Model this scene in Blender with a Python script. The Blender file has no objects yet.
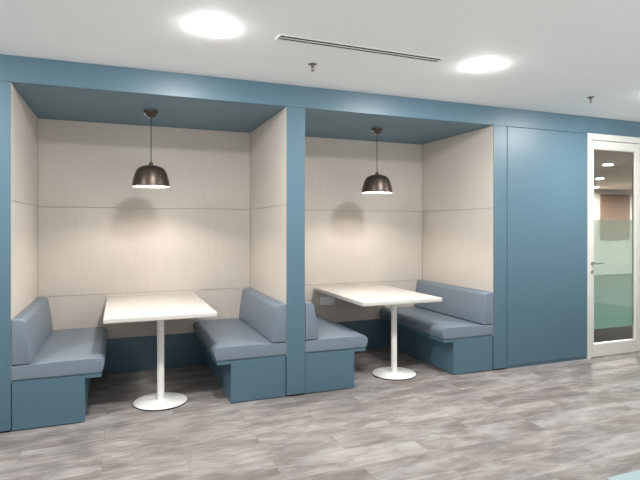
import bpy, bmesh, math, random
from mathutils import Vector, Matrix
random.seed(4)
scene = bpy.context.scene
COL = scene.collection

# ------------------------------------------------------------------ measures (metres)
XL, XR, X2, X3, X4, X5 = -0.669, 1.246, 1.401, 3.296, 3.453, 4.487   # booth sides, right panel
YB = 1.221            # booth depth
ZN = 2.323            # soffit of the booths
ZC = 2.5              # corridor ceiling
CAM_D, CAM_H, YAW, FPX = 3.9, 1.365, 0.3742, 511.45

# ------------------------------------------------------------------ materials
def srgb(r, g, b):
    def f(c):
        c /= 255.0
        return c / 12.92 if c <= 0.04045 else ((c + 0.055) / 1.055) ** 2.4
    return (f(r), f(g), f(b), 1.0)

def new_mat(name):
    m = bpy.data.materials.new(name); m.use_nodes = True
    nt = m.node_tree; nt.nodes.clear()
    out = nt.nodes.new('ShaderNodeOutputMaterial')
    return m, nt, out

def N(nt, kind, **kw):
    n = nt.nodes.new(kind)
    for k, v in kw.items():
        if k in n.inputs.keys(): n.inputs[k].default_value = v
        else: setattr(n, k, v)
    return n

def principled(name, col, rough=0.5, metal=0.0, spec=0.5, noise=0.0, nscale=(8, 8, 8), bump=0.0, bscale=300.0, coat=0.0):
    m, nt, out = new_mat(name)
    p = N(nt, 'ShaderNodeBsdfPrincipled')
    p.inputs['Base Color'].default_value = col
    p.inputs['Roughness'].default_value = rough
    p.inputs['Metallic'].default_value = metal
    p.inputs['Specular IOR Level'].default_value = spec
    p.inputs['Coat Weight'].default_value = coat
    L = nt.links.new
    tc = N(nt, 'ShaderNodeTexCoord')
    if noise > 0:
        mp = N(nt, 'ShaderNodeMapping'); mp.inputs['Scale'].default_value = nscale
        nz = N(nt, 'ShaderNodeTexNoise'); nz.inputs['Scale'].default_value = 1.0; nz.inputs['Detail'].default_value = 4
        L(tc.outputs['Object'], mp.inputs['Vector']); L(mp.outputs['Vector'], nz.inputs['Vector'])
        mx = N(nt, 'ShaderNodeMix', data_type='RGBA')
        mx.inputs[6].default_value = tuple(c * (1 - noise) for c in col[:3]) + (1,)
        mx.inputs[7].default_value = tuple(min(1, c * (1 + noise)) for c in col[:3]) + (1,)
        L(nz.outputs['Fac'], mx.inputs[0]); L(mx.outputs[2], p.inputs['Base Color'])
    if bump > 0:
        b = N(nt, 'ShaderNodeTexNoise'); b.inputs['Scale'].default_value = bscale; b.inputs['Detail'].default_value = 2
        L(tc.outputs['Object'], b.inputs['Vector'])
        bn = N(nt, 'ShaderNodeBump'); bn.inputs['Strength'].default_value = bump; bn.inputs['Distance'].default_value = 0.002
        L(b.outputs['Fac'], bn.inputs['Height']); L(bn.outputs['Normal'], p.inputs['Normal'])
    L(p.outputs['BSDF'], out.inputs['Surface'])
    return m

def emission(name, col, strength):
    m, nt, out = new_mat(name)
    e = N(nt, 'ShaderNodeEmission'); e.inputs['Color'].default_value = col; e.inputs['Strength'].default_value = strength
    nt.links.new(e.outputs[0], out.inputs['Surface'])
    return m

M = {}
M['blue'] = principled('blue_laminate', srgb(82, 115, 131), 0.42, spec=0.85, noise=0.03, nscale=(3, 3, 1), bump=0.02, bscale=60)
M['dark_gap'] = principled('shadow_gap_black', srgb(28, 32, 36), 0.8)
M['vinyl'] = principled('blue_grey_vinyl', srgb(120, 134, 147), 0.44, spec=0.6, noise=0.05, nscale=(9, 9, 9), bump=0.10, bscale=420)
M['white'] = principled('white_laminate', srgb(214, 211, 205), 0.42, spec=0.4, noise=0.012, nscale=(20, 20, 20))
M['white_metal'] = principled('white_powder_coat', srgb(244, 243, 239), 0.35, spec=0.5, bump=0.01)
M['door_paint'] = principled('white_door_paint', srgb(226, 224, 217), 0.35, spec=0.4, noise=0.01)
M['ceiling'] = principled('white_ceiling_paint', srgb(248, 248, 246), 0.7, spec=0.25, noise=0.01, nscale=(2, 2, 2))
M['wall_white'] = principled('room_wall_paint', srgb(170, 168, 164), 0.8, noise=0.01)
M['room_ceiling'] = principled('room_ceiling_paint', srgb(214, 200, 184), 0.8, noise=0.01)
M['bronze'] = principled('dark_bronze_metal', srgb(84, 74, 68), 0.36, metal=0.7, noise=0.08, nscale=(60, 60, 4))
M['shade_inside'] = principled('shade_white_enamel', srgb(240, 232, 222), 0.5)
M['cord'] = principled('black_cord', srgb(36, 33, 32), 0.6)
M['steel'] = principled('brushed_steel', srgb(190, 188, 184), 0.3, metal=1.0)
M['clear_plastic'] = principled('pale_plastic', srgb(205, 203, 200), 0.3)
M['sprinkler'] = principled('dull_chrome', srgb(140, 134, 126), 0.4, metal=0.8)
M['slot_shade_black'] = principled('slot_shade_black', srgb(34, 30, 28), 0.7)
M['board'] = principled('brown_board', srgb(96, 78, 64), 0.7, noise=0.06, nscale=(1, 1, 12))
M['carpet'] = principled('room_carpet', srgb(30, 34, 35), 0.95, spec=0.1, noise=0.15, nscale=(2, 2, 2), bump=0.2)
M['mat'] = principled('pale_blue_mat', srgb(160, 180, 183), 0.9, noise=0.05, nscale=(30, 30, 30), bump=0.25)
M['socket'] = principled('white_socket_plastic', srgb(250, 250, 250), 0.35)
M['lamp'] = emission('downlight_diffuser', (1.0, 0.99, 0.98, 1), 375.0)
M['bulb'] = emission('pendant_bulb', (1.0, 0.88, 0.80, 1), 600.0)
M['room_lamp'] = emission('room_light_diffuser', (1.0, 0.97, 0.92, 1), 3600.0)

# beige fabric wall panels: fine weave and faint vertical streaks
def fabric_panels():
    m, nt, out = new_mat('beige_panel_fabric'); L = nt.links.new
    p = N(nt, 'ShaderNodeBsdfPrincipled'); p.inputs['Roughness'].default_value = 0.85; p.inputs['Specular IOR Level'].default_value = 0.2
    tc = N(nt, 'ShaderNodeTexCoord')
    def noise(scale, det):
        mp = N(nt, 'ShaderNodeMapping'); mp.inputs['Scale'].default_value = scale
        nz = N(nt, 'ShaderNodeTexNoise'); nz.inputs['Scale'].default_value = 1; nz.inputs['Detail'].default_value = det
        L(tc.outputs['Object'], mp.inputs['Vector']); L(mp.outputs['Vector'], nz.inputs['Vector'])
        return nz.outputs['Fac']
    a = noise((60, 60, 1.5), 3); b = noise((2.5, 2.5, 2.0), 4); c = noise((5, 5, 220), 2)
    s1 = N(nt, 'ShaderNodeMath', operation='ADD'); L(a, s1.inputs[0]); L(b, s1.inputs[1])
    s2 = N(nt, 'ShaderNodeMath', operation='ADD'); L(s1.outputs[0], s2.inputs[0]); L(c, s2.inputs[1])
    s3 = N(nt, 'ShaderNodeMath', operation='DIVIDE'); s3.inputs[1].default_value = 3; L(s2.outputs[0], s3.inputs[0])
    cr = N(nt, 'ShaderNodeValToRGB')
    cr.color_ramp.elements[0].position = 0.36; cr.color_ramp.elements[0].color = srgb(205, 198, 189)
    cr.color_ramp.elements[1].position = 0.64; cr.color_ramp.elements[1].color = srgb(213, 206, 197)
    L(s3.outputs[0], cr.inputs['Fac']); L(cr.outputs['Color'], p.inputs['Base Color'])
    bn = N(nt, 'ShaderNodeBump'); bn.inputs['Strength'].default_value = 0.05; bn.inputs['Distance'].default_value = 0.002
    L(s2.outputs[0], bn.inputs['Height']); L(bn.outputs['Normal'], p.inputs['Normal'])
    L(p.outputs['BSDF'], out.inputs['Surface'])
    return m
M['panel'] = fabric_panels()
M['panel_gap'] = principled('panel_seam_backing', srgb(150, 140, 130), 0.9)

# clouded grey-brown vinyl planks running along the corridor
def floor_mat():
    m, nt, out = new_mat('grey_wood_look_vinyl'); L = nt.links.new
    p = N(nt, 'ShaderNodeBsdfPrincipled'); p.inputs['Specular IOR Level'].default_value = 0.35
    tc = N(nt, 'ShaderNodeTexCoord')
    off = N(nt, 'ShaderNodeMapping'); off.inputs['Location'].default_value = (0.09 + 0.92 * 4, 0.12 + 0.23 * 40, 0)
    L(tc.outputs['Object'], off.inputs['Vector'])
    br = N(nt, 'ShaderNodeTexBrick')
    br.offset = 0.5; br.inputs['Scale'].default_value = 1.0
    br.inputs['Brick Width'].default_value = 0.92; br.inputs['Row Height'].default_value = 0.23
    br.inputs['Mortar Size'].default_value = 0.0016; br.inputs['Mortar Smooth'].default_value = 0.4
    br.inputs['Color1'].default_value = (0, 0, 0, 1); br.inputs['Color2'].default_value = (1, 1, 1, 1); br.inputs['Mortar'].default_value = (0.5, 0.5, 0.5, 1)
    L(off.outputs['Vector'], br.inputs['Vector'])
    # every plank takes its own piece of the cloud pattern
    sh = N(nt, 'ShaderNodeVectorMath', operation='MULTIPLY_ADD')
    sh.inputs[1].default_value = (1.3, 0.9, 2.0)
    L(br.outputs['Color'], sh.inputs[0]); L(tc.outputs['Object'], sh.inputs[2])
    def noise(scale, det, rough, dist=0.0):
        mp = N(nt, 'ShaderNodeMapping'); mp.inputs['Scale'].default_value = scale
        nz = N(nt, 'ShaderNodeTexNoise'); nz.inputs['Scale'].default_value = 1; nz.inputs['Detail'].default_value = det
        nz.inputs['Roughness'].default_value = rough; nz.inputs['Distortion'].default_value = dist
        L(sh.outputs[0], mp.inputs['Vector']); L(mp.outputs['Vector'], nz.inputs['Vector'])
        return nz.outputs['Fac']
    a = noise((2.6, 7.5, 1), 4, 0.58, 0.35)
    b = noise((10, 36, 1), 4, 0.62, 0.2)
    c = noise((2.6, 5.0, 1), 3, 0.5, 0.4)
    mix = N(nt, 'ShaderNodeMath', operation='MULTIPLY_ADD'); mix.inputs[1].default_value = 0.30
    L(b, mix.inputs[0])
    sc = N(nt, 'ShaderNodeMath', operation='MULTIPLY'); sc.inputs[1].default_value = 0.64; L(a, sc.inputs[0])
    pk = N(nt, 'ShaderNodeMath', operation='MULTIPLY_ADD'); pk.inputs[1].default_value = 0.06
    L(br.outputs['Color'], pk.inputs[0]); L(sc.outputs[0], pk.inputs[2]); L(pk.outputs[0], mix.inputs[2])
    cr = N(nt, 'ShaderNodeValToRGB'); e = cr.color_ramp.elements
    e[0].position = 0.35; e[0].color = srgb(110, 105, 102)
    e[1].position = 0.67; e[1].color = srgb(171, 169, 167)
    x = e.new(0.46); x.color = srgb(131, 126, 123)
    x = e.new(0.54); x.color = srgb(150, 146, 143)
    L(mix.outputs[0], cr.inputs['Fac'])
    tint = N(nt, 'ShaderNodeValToRGB'); t = tint.color_ramp.elements
    t[0].position = 0.40; t[0].color = (1.0, 1.0, 1.01, 1); t[1].position = 0.62; t[1].color = (1.03, 0.98, 0.955, 1)
    L(c, tint.inputs['Fac'])
    mu = N(nt, 'ShaderNodeMix', data_type='RGBA', blend_type='MULTIPLY'); mu.inputs[0].default_value = 1
    L(cr.outputs['Color'], mu.inputs[6]); L(tint.outputs['Color'], mu.inputs[7])
    sm = N(nt, 'ShaderNodeMix', data_type='RGBA'); sm.inputs[7].default_value = srgb(104, 98, 95)
    fm = N(nt, 'ShaderNodeMath', operation='MULTIPLY'); fm.inputs[1].default_value = 0.45
    L(br.outputs['Fac'], fm.inputs[0]); L(fm.outputs[0], sm.inputs[0]); L(mu.outputs[2], sm.inputs[6])
    L(sm.outputs[2], p.inputs['Base Color'])
    rr = N(nt, 'ShaderNodeMapRange'); rr.inputs[3].default_value = 0.56; rr.inputs[4].default_value = 0.64
    L(b, rr.inputs[0]); L(rr.outputs[0], p.inputs['Roughness'])
    bn = N(nt, 'ShaderNodeBump'); bn.inputs['Strength'].default_value = 0.08; bn.inputs['Distance'].default_value = 0.002
    L(b, bn.inputs['Height']); L(bn.outputs['Normal'], p.inputs['Normal'])
    L(p.outputs['BSDF'], out.inputs['Surface'])
    return m
M['floor'] = floor_mat()

def glass_mat():
    m, nt, out = new_mat('tinted_door_glass'); L = nt.links.new
    tr = N(nt, 'ShaderNodeBsdfTransparent'); tr.inputs['Color'].default_value = (0.95, 0.93, 0.90, 1)
    gl = N(nt, 'ShaderNodeBsdfGlossy'); gl.inputs['Roughness'].default_value = 0.02
    fr = N(nt, 'ShaderNodeFresnel'); fr.inputs['IOR'].default_value = 1.5
    mx = N(nt, 'ShaderNodeMixShader'); L(fr.outputs[0], mx.inputs[0]); L(tr.outputs[0], mx.inputs[1]); L(gl.outputs[0], mx.inputs[2])
    L(mx.outputs[0], out.inputs['Surface'])
    return m
M['glass'] = glass_mat()

def film_mat():
    m, nt, out = new_mat('frosted_green_film'); L = nt.links.new
    tc = N(nt, 'ShaderNodeTexCoord')
    sp = N(nt, 'ShaderNodeSeparateXYZ'); L(tc.outputs['Object'], sp.inputs[0])
    mr = N(nt, 'ShaderNodeMapRange'); mr.inputs[1].default_value = 0.28; mr.inputs[2].default_value = 1.44
    L(sp.outputs['Z'], mr.inputs[0])
    cr = N(nt, 'ShaderNodeValToRGB'); e = cr.color_ramp.elements
    e[0].position = 0.1; e[0].color = srgb(180, 232, 218); e[1].position = 0.95; e[1].color = srgb(232, 242, 230)
    L(mr.outputs[0], cr.inputs['Fac'])
    df = N(nt, 'ShaderNodeBsdfDiffuse'); L(cr.outputs['Color'], df.inputs['Color'])
    tl = N(nt, 'ShaderNodeBsdfTranslucent'); L(cr.outputs['Color'], tl.inputs['Color'])
    tr = N(nt, 'ShaderNodeBsdfTransparent'); tr.inputs['Color'].default_value = (0.75, 0.92, 0.86, 1)
    m1 = N(nt, 'ShaderNodeMixShader'); m1.inputs[0].default_value = 0.5; L(df.outputs[0], m1.inputs[1]); L(tl.outputs[0], m1.inputs[2])
    m2 = N(nt, 'ShaderNodeMixShader'); m2.inputs[0].default_value = 0.28; L(m1.outputs[0], m2.inputs[1]); L(tr.outputs[0], m2.inputs[2])
    L(m2.outputs[0], out.inputs['Surface'])
    return m
M['film'] = film_mat()

# ------------------------------------------------------------------ mesh helpers
def box(bm, x0, x1, y0, y1, z0, z1, bev=0.0, seg=2):
    t = bmesh.new()
    bmesh.ops.create_cube(t, size=1.0)
    for v in t.verts:
        v.co = Vector((x0 + (v.co.x + .5) * (x1 - x0), y0 + (v.co.y + .5) * (y1 - y0), z0 + (v.co.z + .5) * (z1 - z0)))
    if bev > 0:
        bmesh.ops.bevel(t, geom=t.edges[:], offset=bev, segments=seg, profile=0.5, affect='EDGES')
    merge(bm, t)

def merge(bm, t):
    me = bpy.data.meshes.new('tmp'); t.to_mesh(me); t.free(); bm.from_mesh(me); bpy.data.meshes.remove(me)

def lathe(bm, prof, cx=0, cy=0, n=48, cap=True):
    """profile of (r, z) turned about a vertical axis"""
    rings = []
    for r, z in prof:
        if r < 1e-5: rings.append([bm.verts.new((cx, cy, z))])
        else: rings.append([bm.verts.new((cx + r * math.cos(2 * math.pi * k / n), cy + r * math.sin(2 * math.pi * k / n), z)) for k in range(n)])
    for a, b in zip(rings, rings[1:]):
        for k in range(n):
            j = (k + 1) % n
            if len(a) == 1 and len(b) == 1: continue
            if len(a) == 1: bm.faces.new((a[0], b[k], b[j]))
            elif len(b) == 1: bm.faces.new((a[k], a[j], b[0]))
            else: bm.faces.new((a[k], a[j], b[j], b[k]))
    if cap:
        for ring in (rings[0], rings[-1]):
            if len(ring) > 2: bm.faces.new(ring)
    bmesh.ops.recalc_face_normals(bm, faces=bm.faces[:])

def tube(bm, p0, p1, r, n=14):
    p0, p1 = Vector(p0), Vector(p1); d = p1 - p0
    t = bmesh.new()
    bmesh.ops.create_cone(t, cap_ends=True, segments=n, radius1=r, radius2=r, depth=d.length)
    q = d.to_track_quat('Z', 'Y').to_matrix().to_4x4()
    bmesh.ops.transform(t, matrix=Matrix.Translation((p0 + p1) / 2) @ q, verts=t.verts)
    merge(bm, t)

def arc(cx, cz, r, a0, a1, n=7):
    return [(cx + r * math.cos(math.radians(a0 + (a1 - a0) * k / n)), cz + r * math.sin(math.radians(a0 + (a1 - a0) * k / n))) for k in range(n + 1)]

def extrude_profile(bm, prof, y0, y1, sx=1, bev=0.012, cuts=0):
    """closed (x, z) outline run along Y with softened ends; sx = -1 mirrors it"""
    t = bmesh.new()
    vs = [t.verts.new((sx * x, y0, z)) for x, z in prof]
    f = t.faces.new(vs)
    ret = bmesh.ops.extrude_face_region(t, geom=[f])
    nv = [g for g in ret['geom'] if isinstance(g, bmesh.types.BMVert)]
    bmesh.ops.translate(t, vec=(0, y1 - y0, 0), verts=nv)
    bmesh.ops.recalc_face_normals(t, faces=t.faces[:])
    ends = [e for e in t.edges if all(abs(v.co.y - y0) < 1e-6 for v in e.verts) or all(abs(v.co.y - y1) < 1e-6 for v in e.verts)]
    if bev: bmesh.ops.bevel(t, geom=ends, offset=bev, segments=4, profile=0.5, affect='EDGES', clamp_overlap=True)
    merge(bm, t)

def obj(name, bm, mat, parent=None, smooth=False):
    me = bpy.data.meshes.new(name)
    bm.normal_update(); bm.to_mesh(me); bm.free()
    me.materials.append(mat)
    if smooth:
        me.polygons.foreach_set('use_smooth', [True] * len(me.polygons))
        me.set_sharp_from_angle(angle=math.radians(38))
    o = bpy.data.objects.new(name, me); COL.objects.link(o)
    if parent: o.parent = parent
    return o

def empty(name, loc, label=None, cat=None, group=None):
    o = bpy.data.objects.new(name, None); COL.objects.link(o); o.location = loc; o.empty_display_size = 0.1
    return tag(o, label, cat, group)

def tag(o, label=None, cat=None, group=None):
    if label: o['label'] = label
    if cat: o['category'] = cat
    if group: o['group'] = group
    return o

def copy_tree(o, parent=None):
    c = o.copy(); COL.objects.link(c)
    if parent: c.parent = parent
    for ch in [x for x in bpy.data.objects if x.parent == o]: copy_tree(ch, c)
    return c

def struct(name, bm, mat, parent=None, label=None, smooth=False):
    o = obj(name, bm, mat, parent, smooth)
    if not parent: o['kind'] = 'structure'
    if label: o['label'] = label
    return o

# ------------------------------------------------------------------ the setting
b = bmesh.new(); box(b, -4, 8, -4.5, 1.26, -0.1, 0)
struct('floor', b, M['floor'], label='grey wood-look vinyl plank floor with brownish clouding')
b = bmesh.new(); box(b, -4.6, 8.6, -5.6, 0.02, ZC, ZC + 0.1)
struct('ceiling', b, M['ceiling'], label='flat white ceiling of the corridor')

# blue joinery front: header, three pillars, closed panel, run beyond the door
b = bmesh.new(); box(b, -4, X5 - .0005, 0.001, 0.03, ZN + .0015, ZC - .001, 0.0015)
struct('trim_1', b, M['blue'], label='blue laminate header board above the two booths and the closed panel')
b = bmesh.new(); box(b, X5 + .0005, 6.5, 0.001, 0.03, ZN + .0065, ZC - .001, 0.0)
struct('trim_2', b, M['blue'], label='blue laminate header board above the door')
def pillar(name, x0, x1, label):
    b = bmesh.new(); box(b, x0, x1, 0.0, 0.10, 0.014, ZN, 0.0015)
    o = struct(name, b, M['blue'], label=label)
    b = bmesh.new(); box(b, x0 + .004, x1 - .004, 0.012, 0.09, 0.0, 0.013)
    obj('plinth', b, M['dark_gap'], o)
pillar('trim_3', -4.0, XL, 'blue laminate pillar at the left edge beside the left booth')
pillar('trim_4', XR, X2, 'narrow blue laminate pillar between the two booths')
pillar('trim_5', X3, X4 - .001, 'blue laminate pillar right of the right booth')
b = bmesh.new(); box(b, X4 + .003, X5 - .001, -0.004, 0.10, 0.03, ZN - .003, 0.002)
wf = struct('wall_front', b, M['blue'], label='large closed blue laminate panel between the right booth and the door')
b = bmesh.new(); box(b, X4 + .004, X5 - .002, 0.003, 0.09, 0.0, 0.0285, .001)
struct('baseboard_front', b, M['blue'])
b = bmesh.new(); box(b, 5.305, 6.5, 0.0, 0.10, 0.03, ZN + .002, 0.002)
struct('wall_right', b, M['blue'], label='blue laminate wall beyond the glazed door')

# booth interiors: soffit, fabric panels in three tiers, blue kick panel
TIERS = ((0.322, 0.738), (0.7405, 1.5375), (1.540, ZN - .002))
def tiers_x(x0, x1, y0, y1):
    b = bmesh.new()
    for z0, z1 in TIERS: box(b, x0, x1, y0, y1, z0, z1, 0.002, 2)
    return b
for side, xa, xb in (('left', XL, XR), ('right', X2, X3)):
    b = bmesh.new(); box(b, xa - .03, xb + .03, 0.031, YB + .05, ZN, ZN + .03)
    struct('ceiling_' + side, b, M['blue'], label='blue laminate soffit inside the %s booth' % side)
    w = struct('wall_back_' + side, tiers_x(xa + .001, xb - .001, YB, YB + .025), M['panel'],
               label='beige fabric panelled back wall of the %s booth' % side)
    b = bmesh.new(); box(b, xa - .02, xb + .02, YB + .0255, YB + .06, 0, ZN - .002)
    obj('backing', b, M['panel_gap'], w)
    b = bmesh.new(); box(b, xa + .001, xb - .001, YB, YB + .025, 0.0, 0.318, 0.002)
    struct('baseboard_' + side, b, M['blue'], label='blue kick panel under the back wall of the %s booth' % side)
    for nm, x, s in (('west', xa, -1), ('east', xb, 1)):
        x0, x1 = sorted((x, x + s * .022))
        w = struct('wall_%s_%s' % (side, nm), tiers_x(x0, x1, 0.1025, YB - .001), M['panel'],
                   label='beige fabric panelled %s side wall of the %s booth' % ('left' if s < 0 else 'right', side))
        # the tier edge that wraps forward to the face of the pillar
        x0, x1 = sorted((x - s * .003, x + s * .0005))
        obj('edge_panel', tiers_x(x0 , x1, 0.006, 0.102), M['panel'], w)
        x0, x1 = sorted((x + s * .0225, x + s * .05))
        b = bmesh.new(); box(b, x0, x1, 0.1025, YB, 0, ZN - .002)
        obj('backing', b, M['panel_gap'], w)

# ------------------------------------------------------------------ booth benches
YF, YE = 0.004, YB - .006
def make_bench(sx, loc):
    r = empty('booth_bench', loc)
    L_ = lambda a, c: tuple(sorted((sx * a, sx * c)))
    b = bmesh.new(); x0, x1 = L_(.004, .438); box(b, x0, x1, YF + .018, YE, 0, .006)
    obj('plinth', b, M['dark_gap'], r)
    b = bmesh.new(); x0, x1 = L_(.004, .446); box(b, x0, x1, YF + .006, YE, .006, .341, .002)
    obj('base_box', b, M['blue'], r)
    b = bmesh.new(); x0, x1 = L_(.4465, .553); box(b, x0, x1, YF + .006, YE, .306, .341, .003)
    obj('seat_board', b, M['blue'], r)
    # cushion: flat top, generously rounded front edge
    prof = [(.004, .342), (.546, .342)] + arc(.546, .356, .014, -90, -5, 4) + arc(.522, .391, .050, 0, 90, 9) + [(.30, .441), (.004, .434)]
    b = bmesh.new(); extrude_profile(b, prof, YF, YE, sx, .014)
    obj('seat_cushion', b, M['vinyl'], r, True)
    # backrest: thick at the foot, leaning face, rounded top
    prof = [(.005, .442), (.112, .442)] + arc(.108, .454, .012, -60, 0, 3) + [(.108, .56)] + arc(.040, .698, .046, 8, 90, 8) + [(.005, .744)]
    b = bmesh.new(); extrude_profile(b, prof, YF - .002, YE, sx, .024)
    obj('backrest', b, M['vinyl'], r, True)
    return r
G = 'upholstered booth benches in the two booths'
bench = make_bench(1, (XL, 0, 0))
tag(bench, 'blue-grey upholstered booth bench against the left wall of the left booth, at the photo edge', 'bench', G)
c = copy_tree(bench); c.location = (X2, 0, 0)
tag(c, 'blue-grey booth bench right of the middle pillar, mostly hidden, its backrest behind the pillar', 'bench', G)
bench = make_bench(-1, (XR, 0, 0))
tag(bench, 'blue-grey booth bench left of the middle pillar, facing the left white table', 'bench', G)
c = copy_tree(bench); c.location = (X3, 0, 0)
tag(c, 'blue-grey booth bench with its long backrest on the right wall of the right booth', 'bench', G)

# ------------------------------------------------------------------ tables
def make_table(loc):
    r = empty('cafe_table', loc)
    b = bmesh.new(); box(b, -.400, .400, -.234, .9725, .676, .712, .005, 3)
    obj('tabletop', b, M['white'], r, True)
    b = bmesh.new(); box(b, -.11, .11, -.11, .11, .668, .6755, .002)
    obj('mounting_plate', b, M['white_metal'], r)
    b = bmesh.new(); lathe(b, [(.027, .026), (.027, .6678)], n=32)
    obj('column', b, M['white_metal'], r, True)
    b = bmesh.new(); lathe(b, [(0, .009), (.196, .009), (.200, .0105), (.200, .013), (.195, .0165), (.06, .021), (.036, .024), (.033, .0258), (0, .0258)], n=72)
    obj('base_plate', b, M['white_metal'], r, True)
    b = bmesh.new(); lathe(b, [(0, 0), (.196, 0), (.198, .0085), (0, .0085)], n=64)
    obj('glide_shadow_ring', b, M['dark_gap'], r)  # dark glide ring, also standing in for the shadow line under the plate
    return r
t1 = make_table((.300, .247, 0))
for ch in t1.children:
    if ch.name.startswith('tabletop'): ch.location = (-.005, 0, 0)
tag(t1, 'white pedestal table in the left booth, its square-edged top reaching back to the beige wall', 'table', 'white pedestal tables')
t2 = copy_tree(t1); t2.location = (2.362, .245, 0)
for ch in t2.children:
    if ch.name.startswith('tabletop'):
        ch.location = (-.012, .0275, 0); ch.scale = (1.01, .968, 1)
tag(t2, 'white pedestal table in the right booth, below which a white socket shows on the wall', 'table', 'white pedestal tables')

# ------------------------------------------------------------------ pendant lamps
def make_pendant(loc):
    r = empty('pendant_lamp', loc)            # origin on the soffit, everything hangs below
    zb = 1.694 - ZN
    outer = [(.151, 0), (.1475, .03), (.140, .066), (.130, .100), (.118, .130), (.108, .146), (.092, .159), (.066, .170), (.034, .178), (.016, .180)]
    inner = [(x - .003, z - .003 if z > .14 else z) for x, z in reversed(outer)]
    b = bmesh.new(); lathe(b, [(x, z + zb) for x, z in outer + inner[1:-1] + [(.148, 0)]], n=64, cap=False)
    sh = obj('shade', b, M['bronze'], r, True)
    lin = [(.1472, .002), (.1438, .03), (.1363, .066), (.1263, .100), (.1143, .129), (.104, .142), (.088, .154), (.06, .165), (.0, .168)]
    b = bmesh.new(); lathe(b, [(x, z + zb) for x, z in lin], n=64, cap=False)
    obj('shade_lining', b, M['shade_inside'], sh, True)['label'] = 'white inside of the lamp shade'
    b = bmesh.new(); lathe(b, [(0, .181), (.017, .181), (.017, .192), (.009, .204), (.0, .204)], n=24)
    for v in b.verts: v.co.z += zb
    obj('cap', b, M['bronze'], r, True)
    b = bmesh.new(); tube(b, (0, 0, .2045 + zb), (0, 0, -.0525), .0034)
    obj('cord', b, M['cord'], r, True)
    b = bmesh.new(); lathe(b, [(0, -.052), (.022, -.052), (.030, -.048), (.040, -.034), (.050, -.018), (.055, -.010), (.055, -.0005), (0, -.0005)], n=40)
    obj('canopy', b, M['bronze'], r, True)
    b = bmesh.new(); tube(b, (-.058, -.004, -.026), (-.038, -.004, -.03), .008); tube(b, (-.024, -.006, -.05), (-.012, -.006, -.062), .006); tube(b, (-.05, -.004, -.03), (-.024, -.006, -.05), .003)
    obj('cord_clip', b, M['clear_plastic'], r, True)
    b = bmesh.new(); lathe(b, [(0, .122), (.018, .122), (.018, .1665), (0, .1665)], n=24)
    for v in b.verts: v.co.z += zb
    obj('lamp_holder', b, M['cord'], r, True)
    b = bmesh.new(); bmesh.ops.create_uvsphere(b, u_segments=24, v_segments=14, radius=.03)
    for v in b.verts: v.co.z += zb + .094
    obj('bulb', b, M['bulb'], r, True)
    return r
p1 = make_pendant((.247, .57, ZN))
tag(p1, 'dark bronze dome pendant lamp hanging above the table of the left booth', 'lamp', 'bronze pendant lamps')
p2 = copy_tree(p1); p2.location = (2.357, .57, ZN)
tag(p2, 'dark bronze dome pendant lamp hanging above the table of the right booth', 'lamp', 'bronze pendant lamps')

# ------------------------------------------------------------------ ceiling fittings
def make_downlight(loc):
    r = empty('downlight', loc)
    b = bmesh.new(); lathe(b, [(.100, -.0005), (.105, -.0005), (.105, -.002), (.103, -.004), (.100, -.0045), (.100, -.0005)], n=56, cap=False)
    obj('trim_ring', b, M['white_metal'], r, True)
    b = bmesh.new(); lathe(b, [(.0995, -.0035), (.0985, -.0065), (.088, -.0100), (.066, -.0132), (.034, -.0150), (0, -.0155)], n=48, cap=False)
    obj('diffuser', b, M['lamp'], r, True)
    return r
d1 = make_downlight((.49, -.97, ZC))
G = 'round ceiling downlights'
tag(d1, 'lit round downlight in the white ceiling, the larger one left of the air slot', 'ceiling light', G)
for (x, y), lab in (((2.392, -.955), 'lit round downlight in the white ceiling right of the air slot'),
                    ((-1.41, -.97), 'lit round downlight in the ceiling left of the picture'),
                    ((4.30, -.955), 'lit round downlight in the ceiling in front of the glazed door')):
    d = copy_tree(d1); d.location = (x, y, ZC); tag(d, lab, 'ceiling light', G)
r = empty('air_diffuser', (1.463, -.955, ZC), 'long white slot air diffuser with two dark slots in the ceiling', 'air vent')
r.rotation_euler = (0, 0, math.radians(.8))
hl, hw = .585, .046
b = bmesh.new()
box(b, -hl, hl, -hw, -hw + .013, -.006, -.0005, .001); box(b, -hl, hl, hw - .013, hw, -.006, -.0005, .001)
box(b, -hl, -hl + .014, -hw + .013, hw - .013, -.006, -.0005, .001); box(b, hl - .014, hl, -hw + .013, hw - .013, -.006, -.0005, .001)
obj('frame', b, M['white_metal'], r)
b = bmesh.new(); box(b, -hl + .014, hl - .014, -.004, .004, -.006, -.0018, .001)
obj('center_bar', b, M['white_metal'], r)
for y0, y1 in ((-hw + .013, -.004), (.004, hw - .013)):
    b = bmesh.new(); box(b, -hl + .0145, hl - .0145, y0 + .0003, y1 - .0003, -.0016, -.0006)  # shallow strip, coloured near black for the shade inside the slot
    obj('slot', b, M['slot_shade_black'], r)['label'] = 'dark strip painted as the shade inside an air slot'

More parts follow.
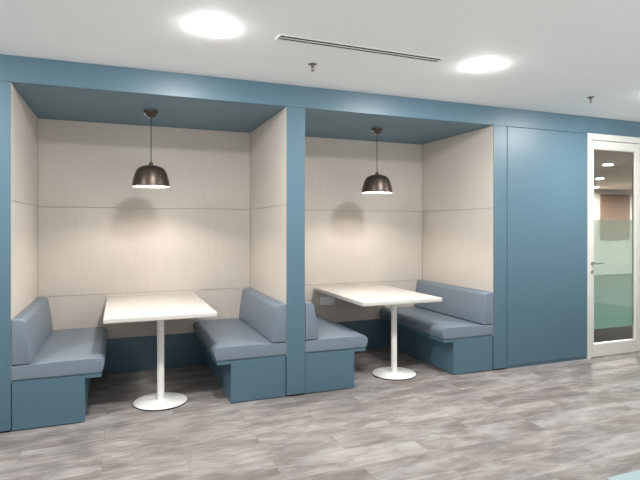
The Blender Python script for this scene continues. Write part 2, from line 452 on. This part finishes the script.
def make_sprinkler(loc):
    r = empty('fire_sprinkler', loc)
    b = bmesh.new(); lathe(b, [(0, -.0005), (.030, -.0005), (.030, -.003), (.022, -.008), (.012, -.010), (0, -.010)], n=32)
    obj('escutcheon', b, M['sprinkler'], r, True)
    b = bmesh.new(); lathe(b, [(0, -.0105), (.010, -.0105), (.010, -.022), (.006, -.026), (0, -.026)], n=20)
    for s in (-1, 1): tube(b, (s * .009, 0, -.02), (s * .011, 0, -.034), .0022, 8); tube(b, (s * .011, 0, -.034), (s * .002, 0, -.047), .0022, 8)
    obj('frame_arms', b, M['sprinkler'], r, True)
    b = bmesh.new(); tube(b, (0, 0, -.026), (0, 0, -.046), .0026, 8)
    obj('glass_bulb', b, M['sprinkler'], r, True)
    b = bmesh.new(); lathe(b, [(0, -.0475), (.013, -.0475), (.013, -.0495), (0, -.0495)], n=24)
    obj('deflector', b, M['sprinkler'], r)
    return r
s1 = make_sprinkler((1.258, -.555, ZC))
tag(s1, 'small chrome fire sprinkler in the ceiling just in front of the air slot', 'sprinkler', 'ceiling sprinklers')
s2 = copy_tree(s1); s2.location = (3.852, -.59, ZC)
tag(s2, 'small chrome fire sprinkler in the ceiling near the glazed door', 'sprinkler', 'ceiling sprinklers')

# ------------------------------------------------------------------ socket on the back wall of the right booth
r = empty('wall_socket', (2.097, YB, .562), 'white double wall socket on the back wall of the right booth below the tabletop', 'socket')
b = bmesh.new(); box(b, -.086, .086, -.013, -.0005, -.043, .043, .003)
obj('face_plate', b, M['socket'], r, True)
for x in (-.043, .043):
    b = bmesh.new(); box(b, x - .009, x + .009, -.0165, -.0135, .012, .03, .001)
    obj('switch', b, M['socket'], r)
    b = bmesh.new()
    for px, pz in ((0, -.002), (-.011, -.022), (.011, -.022)): box(b, x + px - .003, x + px + .003, -.0138, -.0132, pz - .003, pz + .003)
    obj('pin_hole', b, M['dark_gap'], r)

# ------------------------------------------------------------------ mat at the lower right
b = bmesh.new(); box(b, 2.45, 5.0, -3.6, -1.895, 0.0, 0.008, .003)
tag(obj('floor_mat', b, M['mat']), 'pale blue mat on the floor at the lower right corner', 'mat')

# ------------------------------------------------------------------ glazed door
d = bpy.data.objects.new('door_1', None); COL.objects.link(d); d.location = (0, 0, 0); d['kind'] = 'structure'
d['label'] = 'white framed glazed door with frosted green film'
DX0, DX1, DT = X5 + .001, 5.303, 2.327
b = bmesh.new()
box(b, DX0, DX0 + .042, -.012, .05, 0, DT, .003); box(b, DX1 - .042, DX1, -.012, .05, 0, DT, .003)
box(b, DX0 + .042, DX1 - .042, -.012, .05, 2.262, DT, .003)
obj('door_frame', b, M['door_paint'], d)
lx0, lx1 = DX0 + .046, DX1 - .046
gx0, gx1, gz0, gz1 = 4.580, 5.196, .138, 2.176
b = bmesh.new()
box(b, lx0, gx0, -.004, .042, .012, 2.256, .003); box(b, gx1, lx1, -.004, .042, .012, 2.256, .003)
box(b, gx0, gx1, -.004, .042, .012, gz0, .003); box(b, gx0, gx1, -.004, .042, gz1, 2.256, .003)
obj('leaf', b, M['door_paint'], d)
b = bmesh.new(); w = .008
box(b, gx0, gx0 + w, .004, .034, gz0, gz1, .001); box(b, gx1 - w, gx1, .004, .034, gz0, gz1, .001)
box(b, gx0 + w, gx1 - w, .004, .034, gz0, gz0 + w, .001); box(b, gx0 + w, gx1 - w, .004, .034, gz1 - w, gz1, .001)
obj('glazing_bead', b, M['door_paint'], d)
b = bmesh.new()
vs = [b.verts.new(q) for q in ((gx0 + w, .016, gz0 + w), (gx1 - w, .016, gz0 + w), (gx1 - w, .016, gz1 - w), (gx0 + w, .016, gz1 - w))]
b.faces.new(vs)
gl = obj('glass_pane', b, M['glass'], d)
b = bmesh.new()
vs = [b.verts.new(q) for q in ((gx0 + w, .019, .292), (gx1 - w, .019, .292), (gx1 - w, .019, 1.437), (gx0 + w, .019, 1.437))]
b.faces.new(vs)
obj('frosted_film', b, M['film'], gl)['label'] = 'frosted green privacy film'
b = bmesh.new()
tube(b, (4.556, -.0045, .983), (4.556, -.012, .983), .019, 24); tube(b, (4.556, -.012, .983), (4.556, -.048, .983), .008); tube(b, (4.550, -.047, .983), (4.672, -.047, .986), .0085)
hd = obj('door_handle', b, M['steel'], d, True)
b = bmesh.new(); tube(b, (4.556, -.0045, .898), (4.556, -.012, .898), .018, 24); box(b, 4.552, 4.560, -.016, -.011, .886, .908, .001)
obj('lock_cylinder', b, M['steel'], d, True)

# the room that shows through the glass
def room_wall(name, *a):
    b = bmesh.new(); box(b, *a); struct(name, b, M['wall_white'])
RX0, RX1, RY0, RY1, RZ = 4.1, 16.2, .14, 6.62, 2.4
room_wall('wall_room_back', RX0 - .1, RX1, RY1, RY1 + .1, 0, RZ + .1)
room_wall('wall_room_left', RX0 - .1, RX0, 1.30, RY1, 0, RZ + .1)
room_wall('wall_room_right', RX1, RX1 + .1, RY0, RY1 + .1, 0, RZ + .1)
room_wall('wall_room_front', 5.56, RX1, .105, RY0 + .01, 0, RZ + .1)
room_wall('wall_room_recess', X3 + .06, X5 - .002, .105, 1.298, 0, RZ + .1)
b = bmesh.new(); box(b, RX0, RX1, .04, RY1, RZ, RZ + .06); struct('ceiling_room', b, M['room_ceiling'])
b = bmesh.new(); box(b, RX0, RX1, .10, RY1, .0005, .004); struct('floor_room', b, M['carpet'])
b = bmesh.new(); box(b, 12.6, 13.74, RY1 - .035, RY1 - .001, 1.0, 2.27, .004)
tag(obj('notice_board', b, M['board']), 'brown board on the far wall seen through the door glass', 'board')
def room_light(x, y, lab):
    r = empty('round_ceiling_light', (x, y, RZ), lab, 'ceiling light', 'lights of the room behind the glazed door')
    b = bmesh.new(); lathe(b, [(0, -.0005), (.078, -.0005), (.078, -.013), (.071, -.013), (.071, -.008), (0, -.008)], n=28); obj('housing', b, M['white_metal'], r)
    b = bmesh.new(); lathe(b, [(0, -.0085), (.068, -.0085)], n=28, cap=False); obj('diffuser', b, M['room_lamp'], r)
for k, (x, y) in enumerate(((7.56, 2.26), (9.58, 4.10), (11.65, 5.95))):
    room_light(x, y, 'small bright ceiling light seen through the door glass, %s of three' % ('nearest and highest', 'middle', 'farthest and lowest')[k])

for x, y in ((12.0, 2.0), (14.2, 4.0), (10.0, 1.5), (12.6, 4.2), (15.2, 5.6), (14.5, 1.8)):  # extra lamps added out of view to brighten the room
    room_light(x, y, 'added unseen ceiling light brightening the room behind the glazed door, off to the right')

# ------------------------------------------------------------------ world, camera, view
w = bpy.data.worlds.new('World'); scene.world = w; w.use_nodes = True
bg = w.node_tree.nodes['Background']; bg.inputs['Strength'].default_value = 1.0
wt = w.node_tree; wc = N(wt, 'ShaderNodeTexCoord'); wz = N(wt, 'ShaderNodeSeparateXYZ'); wr = N(wt, 'ShaderNodeValToRGB')
wm = N(wt, 'ShaderNodeMapRange'); wm.inputs[1].default_value = -1; wm.inputs[2].default_value = 1
wt.links.new(wc.outputs['Generated'], wz.inputs[0]); wt.links.new(wz.outputs['Z'], wm.inputs[0]); wt.links.new(wm.outputs[0], wr.inputs['Fac'])
# added fill glow from below to lift the ceiling, dim fill above
we = wr.color_ramp.elements
we[0].position = 0.40; we[0].color = (1.65, 1.68, 1.70, 1); we[1].position = 0.52; we[1].color = (0.16, 0.16, 0.165, 1)
wt.links.new(wr.outputs['Color'], bg.inputs['Color'])

cam = bpy.data.cameras.new('Camera'); co = bpy.data.objects.new('Camera', cam); COL.objects.link(co)
cam.sensor_fit = 'HORIZONTAL'; cam.sensor_width = 36.0; cam.lens = 36.0 * FPX / 640.0
cam.shift_x = 0.0; cam.shift_y = -(240 - 226.4) / 640.0
co.location = (0, -CAM_D, CAM_H); co.rotation_euler = (math.pi / 2, 0, -YAW)
scene.camera = co

vs_ = scene.view_settings
scene.display_settings.display_device = 'sRGB'
vs_.view_transform = 'Standard'; vs_.look = 'None'; vs_.gamma = 1.0; vs_.use_curve_mapping = False
vs_.exposure = 0.05
scene.cycles.use_denoising = True
scene.cycles.max_bounces = 8; scene.cycles.diffuse_bounces = 5; scene.cycles.transparent_max_bounces = 12
